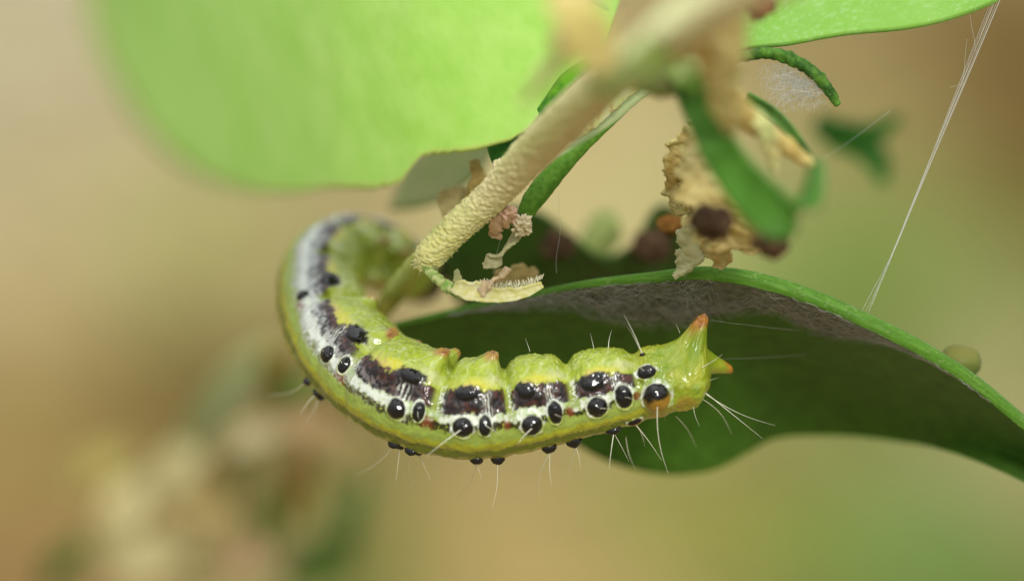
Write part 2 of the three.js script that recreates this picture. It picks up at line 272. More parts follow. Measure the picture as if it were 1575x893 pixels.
{ // the big pale leaf: its lower margin comes towards the lens on one side
  const low = spline([[925, 85, -2], [880, 112, -1.4], [845, 150, -0.8], [815, 196, 0], [760, 223, 1.4], [700, 234, 3], [648, 242, 4.8], [612, 280, 7], [570, 290, 9.4], [520, 289, 12.5], [440, 298, 20], [350, 285, 29], [265, 240, 37], [195, 155, 42], [150, 60, 45], [130, -60, 46]]);
  const top = spline([[960, -20, -7], [900, -150, -11], [820, -260, -13], [700, -310, -12], [560, -330, -7], [420, -320, 1], [290, -260, 17], [170, -180, 36]]);
  const f = (u, v) => { const p = low.getPoint(u).lerp(top.getPoint(u), v), k = p.clone().divideScalar(MM); return p.addScaledVector(TO_CAM, (1.2 * Math.sin(v * Math.PI) + 0.35 * fbm(k.x * 0.25, k.y * 0.25, k.z * 0.25)) * MM).addScaledVector(UPV, -0.04 * MM * (1 - smoothstep(v, 0, 0.05)) * fbm(u * 60, 2, 1) * 4); };
  const lf = part('leaf', sheet(f, 220, 120, 0.18 * MM, (u, v, p, b) => mix(paleColor(u, v, p), [0.45, 0.5, 0.12], 0.8 * (1 - smoothstep(v, 0.004, 0.016)) * smoothstep(u, 0.1, 0.3)), 30, 20), M.paleLeaf, twig, 'broad pale green leaf arching over the caterpillar');
  // midrib on the far part of the leaf
  const rows = []; for (let i = 0; i <= 12; i++) { const q = project(f(i / 12 * 0.98 + 0.01, 0.55)); rows.push([q[0], q[1], q[2] + 0.1, 7]); }
  part('midrib', tube(rows, 60, 10, [0.24, 0.48, 0.12], 0.05, 1), M.paleLeaf, lf);
}
{ // pale leaf at the upper end of the silk strand
  const low = spline([[1105, 95, -3], [1145, 76, -1.5], [1210, 68, -0.5], [1300, 52, 0], [1400, 42, 0.3], [1475, 24, 0.2], [1540, -4, 0], [1600, -60, -1]]), top = spline([[1090, -40, -8], [1150, -150, -12], [1250, -220, -14], [1400, -230, -13], [1520, -170, -9], [1605, -75, -2]]);
  const f = (u, v) => { const p = low.getPoint(u).lerp(top.getPoint(u), v), k = p.clone().divideScalar(MM); return p.addScaledVector(TO_CAM, (0.8 * Math.sin(v * Math.PI) + 0.3 * fbm(k.x * 0.4, k.y * 0.4, k.z * 0.4)) * MM); };
  part('leaf', sheet(f, 200, 90, 0.2 * MM, (u, v, p) => { const k = p.clone().divideScalar(MM), st = fbm(k.x * 2, k.y * 14, k.z * 14, 3); return mix(mix(paleColor(u, v, p), [0.13, 0.36, 0.05], 0.45), [0.4, 0.6, 0.25], clamp(st * 2 - 0.1, 0, 0.6)); }, 26, 12), M.paleLeaf, twig, 'pale green leaf at the upper end of the silk strand');
}
// dark turned-under margin beside the stem
part('leaf', ribbon([[752, 236, -1.5, 16], [790, 222, -1.2, 22], [822, 190, -0.6, 12], [842, 160, -0.2, 9], [870, 124, 0.3, 12], [905, 98, 0.8, 9], [930, 84, 1.2, 4]], [0.45, -0.8, 0.2], { curl: 0.7, nl: 90, color: (u, v, p) => { const k = p.clone().divideScalar(MM), n = fbm(k.x * 3, k.y * 3, k.z * 3); return mix([0.03, 0.16, 0.015], [0.17, 0.42, 0.02], clamp(smoothstep(u, 0.35, 0.75) + n, 0, 1)); } }), M.leaf, twig, 'narrow dark green turned-under leaf margin');
// leaf seen edge-on beside the stem: dark green below with a gnawed pale yellow edge
const EDGE = [[806, 330, 0.3, 13], [818, 308, 0.4, 19], [845, 274, 0.3, 19], [880, 236, 0.2, 15], [930, 190, 0, 11], [975, 152, -0.3, 8], [1018, 122, -0.6, 4]];
part('leaf', ribbon(EDGE, [0.72, -0.7, 0.15], { curl: 1.15, thick: 0.14, nl: 160, nw: 20, rag: 0.1, ragf: 2, color: (u, v, p) => { const k = p.clone().divideScalar(MM), n = fbm(k.x * 5, k.y * 5, k.z * 5), c = mix([0.07, 0.2, 0.01], [0.15, 0.33, 0.03], clamp(0.5 + 1.4 * n, 0, 1)); return mix(c, [0.55, 0.6, 0.32], 0.75 * smoothstep(u + 0.35 * (0.5 - v), 0.52, 0.62)); } }), M.leaf, twig, 'narrow folded leaf seen edge-on with pale gnawed margin');
part('leaf', ribbon([[878, 212, 1.2, 6], [905, 192, 1.4, 10], [945, 155, 1, 12], [985, 122, 0.4, 10], [1010, 105, 0, 5]], [0.7, -0.7, -0.3], { curl: 0.5, thick: 0.2, nl: 80, rag: 0.5, ragf: 3, color: (u, v, p) => { const k = p.clone().divideScalar(MM), n = fbm(k.x * 3, k.y * 3, k.z * 3); return mix([0.55, 0.6, 0.22], n > 0.1 ? [0.35, 0.18, 0.07] : [0.62, 0.58, 0.4], clamp(Math.abs(n) * 3, 0, 1)); } }), M.dry, twig, 'gnawed pale yellow leaf margin with a brown spot');
// looped dark leaf remnant, and the thin arched one with silk below
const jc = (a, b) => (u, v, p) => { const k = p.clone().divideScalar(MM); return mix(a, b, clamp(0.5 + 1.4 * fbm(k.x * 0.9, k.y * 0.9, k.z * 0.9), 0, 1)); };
part('leaf', ribbon([[1055, 120, 13, 22], [1086, 190, 15, 24], [1114, 240, 17, 29], [1152, 290, 18, 32], [1196, 328, 19, 36], [1230, 324, 19, 32], [1248, 290, 18, 22], [1256, 250, 16, 12]], [0.8, 0.55, 0.3], { curl: 0.5, thick: 0.2, nl: 90, color: jc([0.06, 0.18, 0.012], [0.1, 0.27, 0.03]) }), M.leaf, twig, 'hooked dark green leaf remnant in front of the dry shreds');
part('leaf', tube([[1128, 92, -1.2, 7], [1150, 86, -0.8, 8], [1185, 82, -0.3, 9], [1222, 92, 0, 10], [1252, 112, 0.2, 10], [1275, 137, 0.3, 9], [1290, 163, 0.3, 5]], 150, 24, (t, a, m) => mix([0.03, 0.1, 0.008], [0.1, 0.24, 0.02], clamp(0.45 + 1.8 * fbm(m.x * 3, m.y * 3, m.z * 3), 0, 1)), 0.28, 3.2), M.leaf, twig, 'thin arched dark green leaf rib with silk below');
part('leaf', ribbon([[1150, 150, 3, 9], [1185, 172, 4, 10], [1215, 200, 6, 9], [1245, 240, 8, 7]], [0.6, 0.6, 0.4], { curl: 0.8, nl: 60, color: jc([0.03, 0.09, 0.008], [0.08, 0.2, 0.015]) }), M.leaf, twig);
part('side_stem', tube([[1098, 30, 20, 22], [1105, 90, 17, 26], [1120, 150, 14, 22], [1165, 192, 11, 16], [1215, 230, 9, 13], [1250, 255, 8, 9]], 90, 24, (t, a, m) => mix([0.56, 0.47, 0.17], [0.44, 0.3, 0.08], clamp(0.5 + 1.3 * fbm(m.x, m.y, m.z), 0, 1)), 0.25, 1), M.stem, twig);
part('side_stem', tube([[960, 105, 14, 26], [1010, 112, 13, 30], [1060, 120, 12, 28], [1075, 165, 10, 20]], 60, 24, (t, a, m) => mix([0.2, 0.26, 0.08], [0.32, 0.34, 0.16], clamp(0.5 + 1.3 * fbm(m.x, m.y, m.z), 0, 1)), 0.25, 0.8), M.stem, twig);
// olive leaf behind the notch of the big leaf
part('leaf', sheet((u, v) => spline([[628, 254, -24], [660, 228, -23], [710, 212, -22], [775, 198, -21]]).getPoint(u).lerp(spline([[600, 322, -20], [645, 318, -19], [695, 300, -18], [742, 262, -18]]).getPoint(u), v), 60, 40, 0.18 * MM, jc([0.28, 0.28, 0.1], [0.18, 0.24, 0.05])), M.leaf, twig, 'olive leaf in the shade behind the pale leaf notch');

part('petiole', tube([[752, 300, 0.5, 5], [748, 285, -6, 5], [742, 266, -13, 5], [738, 258, -19, 4]], 30, 10, [0.26, 0.28, 0.09], 0.08, 1), M.stem, twig);

// ------------------------------------------------------------------ chewed dry scraps and droppings
const DRY = [0.6, 0.52, 0.27], DRYP = [0.55, 0.36, 0.24], DRYB = [0.42, 0.27, 0.08];
const dryc = (a, b, f = 1.6) => (u, v, p) => { const k = p.clone().divideScalar(MM); return mix(a, b, clamp(0.5 + 1.6 * fbm(k.x * f, k.y * f, k.z * f, 4), 0, 1)).map((v, i) => v * [0.97, 1.03, 0.86][i]); };
const SCRAPS = 'dry chewed scraps caught in silk round the twig';
const scrap = (rows, side, opt, label, m = M.dry) => single('leaf_scrap', ribbon(rows, side, { rag: 0.5, ragf: 2.4, thick: 0.14, nl: 70, nw: 16, wrinkle: 0.3, ...opt }), m, label, 'leaf scrap', SCRAPS);
scrap([[698, 442, 0.6, 7], [708, 446, 0.8, 15], [730, 452, 1, 20], [765, 456, 1, 16], [802, 452, 0.9, 11], [834, 438, 0.6, 4]], [0.1, 0.95, -0.5], { curl: 1.3, rag: 0.25, wrinkle: 0.1, nl: 140, color: dryc([0.66, 0.58, 0.22], [0.8, 0.72, 0.5], 3) }, 'boat shaped pale yellow scrap with serrated upper edge, above the caterpillar');
{ const o = fibres(), c = spline([[740, 438, 0.7], [770, 441, 0.7], [800, 440, 0.6], [834, 430, 0.5]]); for (let i = 0; i < 170; i++) { const p = c.getPoint(rnd()); p.addScaledVector(UPV, rr(-0.1, 0.08) * MM).addScaledVector(TO_CAM, rr(-0.12, 0.15) * MM); fibre(o, p, p.clone().add(dirOf(rr(-0.6, 0.6), 1, rr(-0.5, 0.5)).multiplyScalar(rr(0.1, 0.28) * MM)), rr(0.015, 0.04) * MM, 0, 2); }
  const f = part('torn_fibres', fibreGeo(o), new THREE.MeshStandardMaterial({ color: new THREE.Color(0.66, 0.63, 0.42), roughness: 0.9, side: THREE.DoubleSide }), scene.getObjectByName('leaf_scrap')); f.userData.kind = 'stuff'; }
scrap([[738, 450, 1.0, 6], [755, 436, 1.1, 10], [772, 424, 1, 9], [782, 412, 0.9, 4]], [0.8, 0.6, 0.2], { color: dryc([0.68, 0.5, 0.38], [0.6, 0.42, 0.28]), rag: 0.9 }, 'pinkish torn flake standing on the boat shaped scrap');
scrap([[744, 410, 0, 6], [762, 398, 0.2, 13], [785, 375, 0.2, 11], [800, 352, 0.2, 7]], [0.7, 0.7, 0.25], { color: dryc([0.55, 0.53, 0.32], [0.5, 0.42, 0.28]), rag: 0.5 }, 'triangular greyish flake below the knobbly crumb');
scrap([[700, 415, -0.6, 4], [706, 432, -0.3, 6], [712, 448, 0, 5]], [1, 0, 0.3], { color: dryc([0.5, 0.5, 0.3], [0.45, 0.42, 0.2]) }, 'narrow upright flake where the boat shaped scrap meets the twig');
scrap([[760, 432, -4, 14], [790, 424, -4.5, 20], [825, 428, -5, 12]], [0.2, 0.9, 0.3], { color: dryc([0.5, 0.36, 0.16], [0.4, 0.28, 0.12]) }, 'soft tan flake behind the boat shaped scrap');
scrap([[782, 318, 1.2, 10], [772, 334, 1.2, 15], [762, 352, 0.9, 12], [764, 368, 0.6, 8]], [0.9, -0.2, 0.3], { color: dryc([0.55, 0.36, 0.24], [0.45, 0.25, 0.12]), rag: 0.8 }, 'pink brown curl of bark under the twig');
single('crumb', lump(P(803, 347, 0.9), 14 * PX, { amp: 0.55, freq: 2.6, detail: 64, color: (v, k) => mix([0.42, 0.32, 0.14], [0.66, 0.58, 0.38], clamp((k - 0.8) * 2.5, 0, 1)) }), M.stem, 'knobbly cream crumb hanging below the folded leaf', 'crumb');
single('crumb', lump(P(782, 330, 1), 13 * PX, { amp: 0.5, freq: 2.2, detail: 48, color: (v, k) => mix([0.45, 0.24, 0.12], [0.66, 0.45, 0.33], clamp((k - 0.8) * 2.5, 0, 1)) }), M.stem, 'pink crumb between the twig and the folded leaf', 'crumb');
single('crumb', lump(P(768, 256, 1.2), 10 * PX, { amp: 0.5, freq: 2.4, detail: 40, color: (v, k) => mix([0.5, 0.42, 0.18], [0.64, 0.58, 0.36], clamp((k - 0.8) * 2.5, 0, 1)) }), M.stem, 'small cream crumb perched on the upper side of the twig', 'crumb');
scrap([[728, 246, -3, 7], [735, 275, -3, 12], [725, 305, -4, 9]], [1, 0.1, 0.2], { color: dryc([0.55, 0.38, 0.16], [0.45, 0.32, 0.12]) }, 'tan flake in the notch behind the twig');
scrap([[675, 315, -5, 16], [705, 305, -5, 20], [730, 320, -5, 8]], [0.1, 1, 0.2], { color: dryc([0.55, 0.42, 0.24], [0.5, 0.4, 0.2]) }, 'cream flake behind the middle of the twig');
// the hanging bundle of shreds
scrap([[1072, 188, 3, 12], [1054, 218, 2, 24], [1046, 250, 1.5, 26], [1052, 290, 1.2, 24], [1062, 328, 1, 18]], [1, 0.1, 0.4], { curl: 0.8, wrinkle: 0.5, color: dryc(DRY, DRYB, 1.2), rag: 0.7 }, 'crumpled straw coloured shred at the outer side of the hanging bundle');
scrap([[1045, 230, 1, 10], [1058, 255, 1.4, 16], [1060, 285, 1.2, 14], [1048, 320, 1, 9]], [0.8, 0.5, 0.4], { curl: 1.1, wrinkle: 0.5, color: dryc([0.5, 0.4, 0.16], [0.3, 0.2, 0.04], 1.5), rag: 0.8 }, 'ochre inner fold of the hanging bundle');
scrap([[1082, 195, 7, 22], [1088, 250, 7, 40], [1102, 300, 7, 52], [1120, 340, 6, 50], [1132, 378, 4, 30]], [1, 0.2, 0.3], { curl: 0.6, wrinkle: 0.5, color: dryc([0.7, 0.58, 0.32], [0.62, 0.46, 0.2], 0.8) }, 'broad cream shred in the middle of the hanging bundle');
scrap([[1070, 330, 1, 14], [1066, 362, 0.8, 22], [1060, 392, 0.6, 20], [1050, 412, 0.5, 12], [1036, 426, 0.4, 4]], [0.9, 0.3, 0.3], { curl: 0.5, wrinkle: 0.3, color: dryc([0.58, 0.55, 0.36], [0.52, 0.44, 0.26], 1.6) }, 'pale shred of the hanging bundle touching the cupped leaf rim');
scrap([[1095, 345, 2, 18], [1102, 372, 1.6, 26], [1108, 396, 1.2, 18], [1104, 413, 1, 7]], [0.95, 0.2, 0.3], { curl: 0.6, wrinkle: 0.3, color: dryc([0.6, 0.5, 0.28], [0.5, 0.32, 0.1], 1.6) }, 'amber edged shred hanging beside the palest shred');
scrap([[1115, 340, 4, 22], [1148, 360, 4, 28], [1178, 374, 4, 18]], [0.2, 0.9, 0.4], { curl: 0.5, color: dryc([0.6, 0.5, 0.24], [0.48, 0.3, 0.1], 1.2) }, 'amber shred between the two round droppings');
scrap([[1028, 262, 1, 3], [1034, 278, 1, 5], [1046, 292, 1, 4]], [0.8, 0.5, 0.3], { color: dryc([0.3, 0.28, 0.08], [0.45, 0.4, 0.15]) }, 'tiny olive hook at the edge of the hanging bundle');
scrap([[1030, 318, 1, 2], [1040, 326, 1, 5], [1060, 322, 1.2, 6]], [0.1, 0.9, 0.3], { color: dryc(DRY, DRYB) }, 'tiny pointed straw tip at the edge of the hanging bundle');
const DROP = 'dark droppings caught among the leaves';
const pellet = (x, y, z, r, c1, c2, label) => single('dropping', lump(P(x, y, z), r * PX, { amp: 0.4, freq: 1.7, squash: [1.1, 0.95, 1], color: (v, k) => mix(c1, c2, clamp((k - 0.85) * 3, 0, 1)) }), M.pellet, label, 'dropping', DROP);
pellet(1095, 342, 11, 27, [0.035, 0.02, 0.011], [0.1, 0.058, 0.03], 'dark brown dropping in the middle of the hanging bundle');
pellet(1188, 372, 12, 24, [0.04, 0.024, 0.013], [0.12, 0.07, 0.035], 'dark brown dropping below the hooked leaf remnant');
pellet(1170, 8, 10, 20, [0.1, 0.03, 0.02], [0.2, 0.06, 0.04], 'red brown dropping on the leaf above the arched rib');
pellet(858, 376, -18.5, 27, [0.03, 0.017, 0.009], [0.09, 0.05, 0.025], 'dark brown lump behind the cupped leaf');  // this and the next: plain dark lumps filling dark shapes behind the rim
pellet(1002, 378, -18.5, 30, [0.03, 0.017, 0.009], [0.09, 0.05, 0.025], 'dark brown lump behind the hanging bundle');
pellet(1032, 345, -8, 19, [0.13, 0.055, 0.012], [0.22, 0.1, 0.02], 'orange brown dropping beside the hanging bundle');
// blurred scraps on the upper twig
const CREAM = [0.8, 0.74, 0.48], TAN = [0.7, 0.56, 0.22];
scrap([[900, 30, 26, 24], [868, 80, 26, 40], [838, 122, 25, 36], [806, 156, 24, 14]], [0.7, 0.6, -0.3], { color: dryc(CREAM, [0.68, 0.56, 0.32], 0.5) }, 'cream shred over the margin of the broad pale leaf');
scrap([[872, -40, 30, 24], [888, 20, 30, 36], [915, 70, 29, 34], [940, 110, 28, 16]], [0.8, 0.3, -0.3], { color: dryc(TAN, [0.7, 0.56, 0.28], 0.5) }, 'tan shred at the top of the twig');
scrap([[950, 92, 30, 14], [1000, 45, 32, 32], [1050, 8, 33, 36], [1100, -30, 34, 28]], [0.55, 0.75, -0.4], { color: dryc([0.82, 0.8, 0.56], [0.74, 0.72, 0.42], 0.5) }, 'whitish shred lying along the upper twig');
scrap([[1035, 75, 20, 22], [1080, 52, 21, 36], [1105, 90, 20, 28], [1118, 130, 19, 12]], [0.9, 0.3, -0.3], { color: dryc([0.58, 0.34, 0.1], [0.5, 0.36, 0.12], 0.6) }, 'rusty orange shred hanging from the fork of the twig');
scrap([[1128, 20, 22, 18], [1120, 80, 21, 24], [1112, 150, 19, 20], [1125, 205, 17, 12]], [1, 0, 0.2], { color: dryc([0.68, 0.58, 0.3], [0.6, 0.44, 0.2], 0.6) }, 'straw shred hanging below the fork of the twig');
scrap([[905, 120, 24, 16], [945, 108, 25, 32], [990, 92, 25, 30], [1030, 90, 24, 14]], [0.1, 0.95, -0.4], { color: dryc([0.28, 0.3, 0.12], [0.22, 0.28, 0.06], 0.6) }, 'grey green scrap across the fork of the twig');
scrap([[1040, 95, 14, 12], [1060, 120, 14, 24], [1090, 135, 13, 14]], [0.3, 0.9, -0.3], { color: dryc([0.2, 0.36, 0.05], [0.36, 0.42, 0.16], 1) }, 'green scrap lodged in the fork of the twig');
scrap([[845, 60, 22, 8], [872, 42, 24, 18], [905, 12, 25, 16], [930, -20, 26, 8]], [0.6, 0.8, -0.3], { color: dryc([0.8, 0.72, 0.44], [0.62, 0.46, 0.18], 0.5) }, 'straw shred crossing the tan shred at the top of the twig');
scrap([[1010, 110, 16, 8], [1040, 88, 18, 16], [1078, 62, 19, 16], [1100, 30, 20, 8]], [0.6, 0.8, -0.3], { color: dryc([0.72, 0.66, 0.36], [0.56, 0.5, 0.2], 0.6) }, 'yellowish shred crossing the rusty shred at the fork');
scrap([[1150, 165, 12, 6], [1172, 190, 12, 14], [1188, 225, 11, 12], [1190, 262, 10, 5]], [0.8, 0.5, -0.3], { color: dryc([0.6, 0.62, 0.3], [0.66, 0.56, 0.28], 0.6) }, 'pale straw flake inside the hook of the hooked leaf remnant');
scrap([[880, 205, 8, 6], [910, 172, 8.5, 12], [935, 150, 9, 10], [950, 135, 9, 5]], [0.6, 0.7, -0.2], { color: dryc([0.6, 0.34, 0.18], [0.66, 0.5, 0.3], 1) }, 'brownish pink flake lying on the folded leaf');

// ------------------------------------------------------------------ silk
{
  const o = fibres(), a = P(1340, 470, 0.6), b = P(1536, -8, 0);
  for (let i = 0; i < 7; i++) { const q = a.clone().addScaledVector(RIGHT, rr(-0.45, 0.3) * MM).addScaledVector(UPV, rr(-0.35, 0.1) * MM).addScaledVector(TO_CAM, rr(-0.2, 0.2) * MM), mid = a.clone().lerp(b, rr(0.08, 0.2)).addScaledVector(RIGHT, rr(-0.05, 0.05) * MM); fibre(o, q, mid, 0.006 * MM, 0, 6, 0.02 * MM); fibre(o, mid, b.clone().addScaledVector(RIGHT, rr(-0.2, 0.2) * MM), rr(0.006, 0.01) * MM, 0, 24, 0.04 * MM); }
  fibre(o, P(1502, 80, 0), P(1492, 20, 0), 0.005 * MM, 0, 6, 0.05 * MM); fibre(o, P(1478, 130, 0), P(1462, 134, 0), 0.005 * MM, 0, 6, 0.05 * MM); fibre(o, P(1480, 135, 0), P(1488, 60, 0.2), 0.005 * MM, 0, 6, 0.05 * MM);
  single('silk_strand', fibreGeo(o), M.silk, 'taut white silk strand between the cupped leaf rim and the leaf above', 'silk strand');
  const w = fibres(); for (let i = 0; i < 330; i++) { const t = rnd(), c = spline([[1165, 92, -0.3], [1215, 98, 0], [1250, 120, 0.2], [1282, 150, 0.3]]), p = c.getPoint(t), q = P(1180 + rr(-10, 70) + 20 * t, rr(110, 175), rr(-1, 0.6)); fibre(w, p.lerp(q, rr(0, 0.5)), q.clone().addScaledVector(RIGHT, rr(-0.5, 0.5) * MM), rr(0.003, 0.006) * MM, 0, 8, 0.3 * MM); }
  single('silk_net', fibreGeo(w), M.silk, 'loose white silk net under the thin arched leaf rib', 'silk', null, 'stuff');
  for (const [x, y, z, X, Y, Z, label] of [
    [1095, 492, 0.4, 1230, 508, -3, 'silk thread running sideways from the tip of the upper clasper'], [960, 487, -1, 1010, 500, -3, 'short silk thread above the tallest bristle of the caterpillar'], [1090, 552, -1, 1240, 545, -5, 'silk thread running sideways from the orange lower clasper'],
    [788, 240, 1.5, 800, 215, 1.6, 'short silk thread between the twig and the dark leaf margin'], [1250, 255, 6, 1370, 170, 2, 'silk thread slanting up from the hooked leaf remnant'], [860, 300, -1, 856, 420, -1, 'upright silk thread in front of the very dark leaf'], [775, 330, -1, 758, 420, 0, 'silk thread from the pink crumb to the boat shaped scrap'],
  ]) { const g = fibres(); fibre(g, P(x, y, z), P(X, Y, Z), 0.005 * MM, 0.05 * MM, 14, 0.08 * MM); single('silk_thread', fibreGeo(g), M.silk, label, 'silk thread', 'stray silk threads'); }
}

// ------------------------------------------------------------------ the caterpillar
const cat = thing('caterpillar', 'yellow green caterpillar with white and brown stripes and glossy black warts', 'caterpillar', P(750, 708, 0));
{
  // centre line from the tail forward: x, y, z, radius, and the way the belly points (right, up, to camera)
  const K = [[1092, 584, -0.4, 26, 0.1, 1, 0], [1070, 582, -0.2, 46, 0.1, 1, 0], [1032, 582, 0, 53, 0.1, 1, 0], [985, 590, 0, 57, 0.1, 1, 0], [935, 601, 0, 61, 0.08, 1, 0], [880, 612, 0, 65, 0.06, 1, 0], [830, 620, 0, 69, 0.04, 1, 0], [780, 628, 0, 73, 0, 1, 0], [730, 632, 0, 75, 0.02, 1, 0], [680, 627, -0.2, 76, 0.1, 1, 0], [630, 611, -0.7, 76, 0.3, 0.95, 0], [580, 584, -1.6, 76, 0.5, 0.86, 0], [535, 545, -3.2, 75, 0.72, 0.7, 0], [503, 500, -5.2, 71, 0.92, 0.4, 0], [488, 455, -7.4, 67, 1, 0.08, 0.15], [492, 415, -9.4, 63, 0.9, -0.15, 0.5], [518, 388, -11.2, 60, 0.6, -0.3, 0.9], [558, 384, -12.8, 58, 0.3, -0.3, 1], [600, 398, -14, 54, 0.15, -0.3, 1], [636, 420, -15, 46, 0, -0.3, 1]];
  for (const k of K) if (k[2] < -1) k[2] *= 1.3;
  const curve = spline(K.map((k) => k.slice(0, 3))); curve.arcLengthDivisions = 2000; const LEN = curve.getLength() / MM;
  const NS = 600, table = [];
  for (let i = 0; i <= NS; i++) {
    const t = curve.getUtoTmapping(i / NS), x = t * (K.length - 1), a = Math.min(K.length - 2, Math.floor(x)), f = x - a, k = K[a].map((v, n) => lerp(v, K[a + 1][n], f));
    const k0 = K[Math.max(0, a - 1)], k1 = K[a], k2 = K[a + 1], k3 = K[Math.min(K.length - 1, a + 2)], r = 0.5 * (2 * k1[3] + (k2[3] - k0[3]) * f + (2 * k0[3] - 5 * k1[3] + 4 * k2[3] - k3[3]) * f * f + (3 * k1[3] - k0[3] - 3 * k2[3] + k3[3]) * f ** 3);
    const p = curve.getPoint(t), tg = curve.getTangent(t), v = dirOf(k[4], k[5], k[6]); v.addScaledVector(tg, -v.dot(tg)).normalize();
    table.push({ p, tg, v, l: v.clone().cross(tg).normalize(), r: r * PX });
  }
  const row = (s) => { const x = clamp(s, 0, 1) * NS, i = Math.min(NS - 1, Math.floor(x)), f = x - i, a = table[i], b = table[i + 1]; return { p: a.p.clone().lerp(b.p, f), v: a.v.clone().lerp(b.v, f), l: a.l.clone().lerp(b.l, f), tg: a.tg.clone().lerp(b.tg, f), r: lerp(a.r, b.r, f) }; };
  const sAt = (x, y) => { let best = 1e9, s = 0; for (let i = 0; i <= NS; i++) { const q = project(table[i].p), d = (q[0] - x) ** 2 + (q[1] - y) ** 2; if (d < best) { best = d; s = i / NS; } } return s; };
  const bounds = [[1036, 582], [982, 592], [880, 612], [784, 628], [686, 628], [586, 588], [512, 514], [488, 440], [512, 392], [558, 384], [606, 401]].map(([x, y]) => sAt(x, y));
  const seg = (s) => { let k = 0; while (k < bounds.length - 1 && s > bounds[k + 1]) k++; if (s < bounds[0]) return [-1, 0, s]; const e = bounds[k + 1] ?? 1.02; return [k, clamp(1 - (s - bounds[k]) / (e - bounds[k]), 0, 1), s]; };   // fraction runs towards the tail
  const prolegs = [];
  function raw(s, th) {
    const R = row(s), [k, f] = seg(s), c = Math.cos(th), d = Math.abs(th), ven = smoothstep(c, -0.1, 0.75), dor = smoothstep(-c, 0.5, 1);
    let cr = 0; for (const b of bounds) cr = Math.max(cr, bell((s - b) * LEN, 0.34));
    let fold = 0; if (k > 0) fold = bell(f - 0.62, 0.05) * 0.025 + bell(f - 0.16, 0.05) * 0.012;
    let g = 1 - cr * (0.055 + 0.13 * ven - 0.03 * dor) - fold * (1 - 0.5 * ven);
    if (k >= 1) g += 0.11 * ven * Math.sin(Math.PI * f) ** 0.8 + 0.035 * bell(d - 1.1, 0.25) * Math.sin(Math.PI * f) - 0.03 * bell(d - 2.62, 0.12);
    let r = R.r * g; const end = clamp(s / 0.02, 0, 1); r *= Math.sqrt(1 - (1 - end) ** 2) * 0.999 + 0.001;
    const q = R.p.clone().addScaledVector(R.v, c * r).addScaledVector(R.l, Math.sin(th) * r), m = q.clone().divideScalar(MM);
    const wr = 0.07 * fbm(m.x * 1.6, m.y * 1.6, m.z * 1.6, 3) + 0.035 * fbm(m.x * 5, m.y * 5, m.z * 5, 3) * (0.5 + ven);
    const out = R.v.clone().multiplyScalar(c).addScaledVector(R.l, Math.sin(th)); q.addScaledVector(out, wr * MM * (1.5 + 0.9 * (1 - smoothstep(s, bounds[1] - 0.02, bounds[1]))));
    let tip = 0;
    for (const g2 of prolegs) { const v = q.clone().sub(g2.b), dd = v.length() / g2.R; if (dd >= 1) continue; const w = 1 - dd, a = smoothstep(w, 0, 1), h = smoothstep(w, 0.0, g2.flat), lat = v.clone().addScaledVector(g2.a, -v.dot(g2.a)); q.addScaledVector(g2.a, g2.h * h).addScaledVector(lat, -g2.pinch * Math.sin(Math.PI * Math.min(a, 0.75))).addScaledVector(g2.lean, h * h * g2.h * 0.25); tip = Math.max(tip, h); }
    return { q, tip, out };
  }
  const surf = (s, th) => raw(s, th).q;
  // claspers at the tail and paired prolegs along the belly
  const addLeg = (b, tipP, R, extra2 = 0.72, pinch = 0.5, extra = 1) => { const a = tipP.clone().sub(b), h = a.length(); prolegs.push({ b, a: a.clone().normalize(), h: h * extra, R: R * MM, flat: extra2, pinch, lean: V(0, 0, 0) }); };
  const bases = [[surf(sAt(1052, 581), 0.4), P(1080, 487, 0.5), 1.35, 0.85, 0.3], [surf(sAt(1072, 582), -0.65), P(1120, 564, -1.6), 1.15, 0.72, 0.3]];
  for (const [x, y] of [[735, 632], [640, 615], [566, 575], [512, 514]]) for (const sg of [-1, 1]) { const s = sAt(x + 22, y), b = surf(s, sg * 0.42), R = row(s); bases.push([b, b.clone().addScaledVector(R.v, 0.42 * MM).addScaledVector(R.tg, -0.3 * MM).addScaledVector(R.l, sg * 0.1 * MM), 0.85, 0.62, 0.35]); }
  for (const [x, y] of [[520, 387], [565, 385], [605, 400]]) for (const sg of [-1, 1]) { const s = sAt(x, y), b = surf(s, sg * 0.5), R = row(s); bases.push([b, b.clone().addScaledVector(R.v, 0.9 * MM).addScaledVector(R.l, sg * 0.2 * MM), 0.7]); }
  for (const [b, t, R, fl, pn] of bases) addLeg(b, t, R, fl, pn);
  // warts: where each sits, half length along and across the body, kind
  const grid = []; for (let i = 0; i <= 300; i++) for (let j = 0; j <= 90; j++) { const s = i / 300, th = lerp(0.2, 3.5, j / 90), q = surf(s, th), pr = project(q); grid.push([pr[0], pr[1], pr[2], s, th]); }
  const find = (x, y) => { let best = 1e9, o = null; for (const g of grid) { const d = (g[0] - x) ** 2 + (g[1] - y) ** 2 - g[2] * 9; if (d < best) { best = d; o = g; } } return o; };
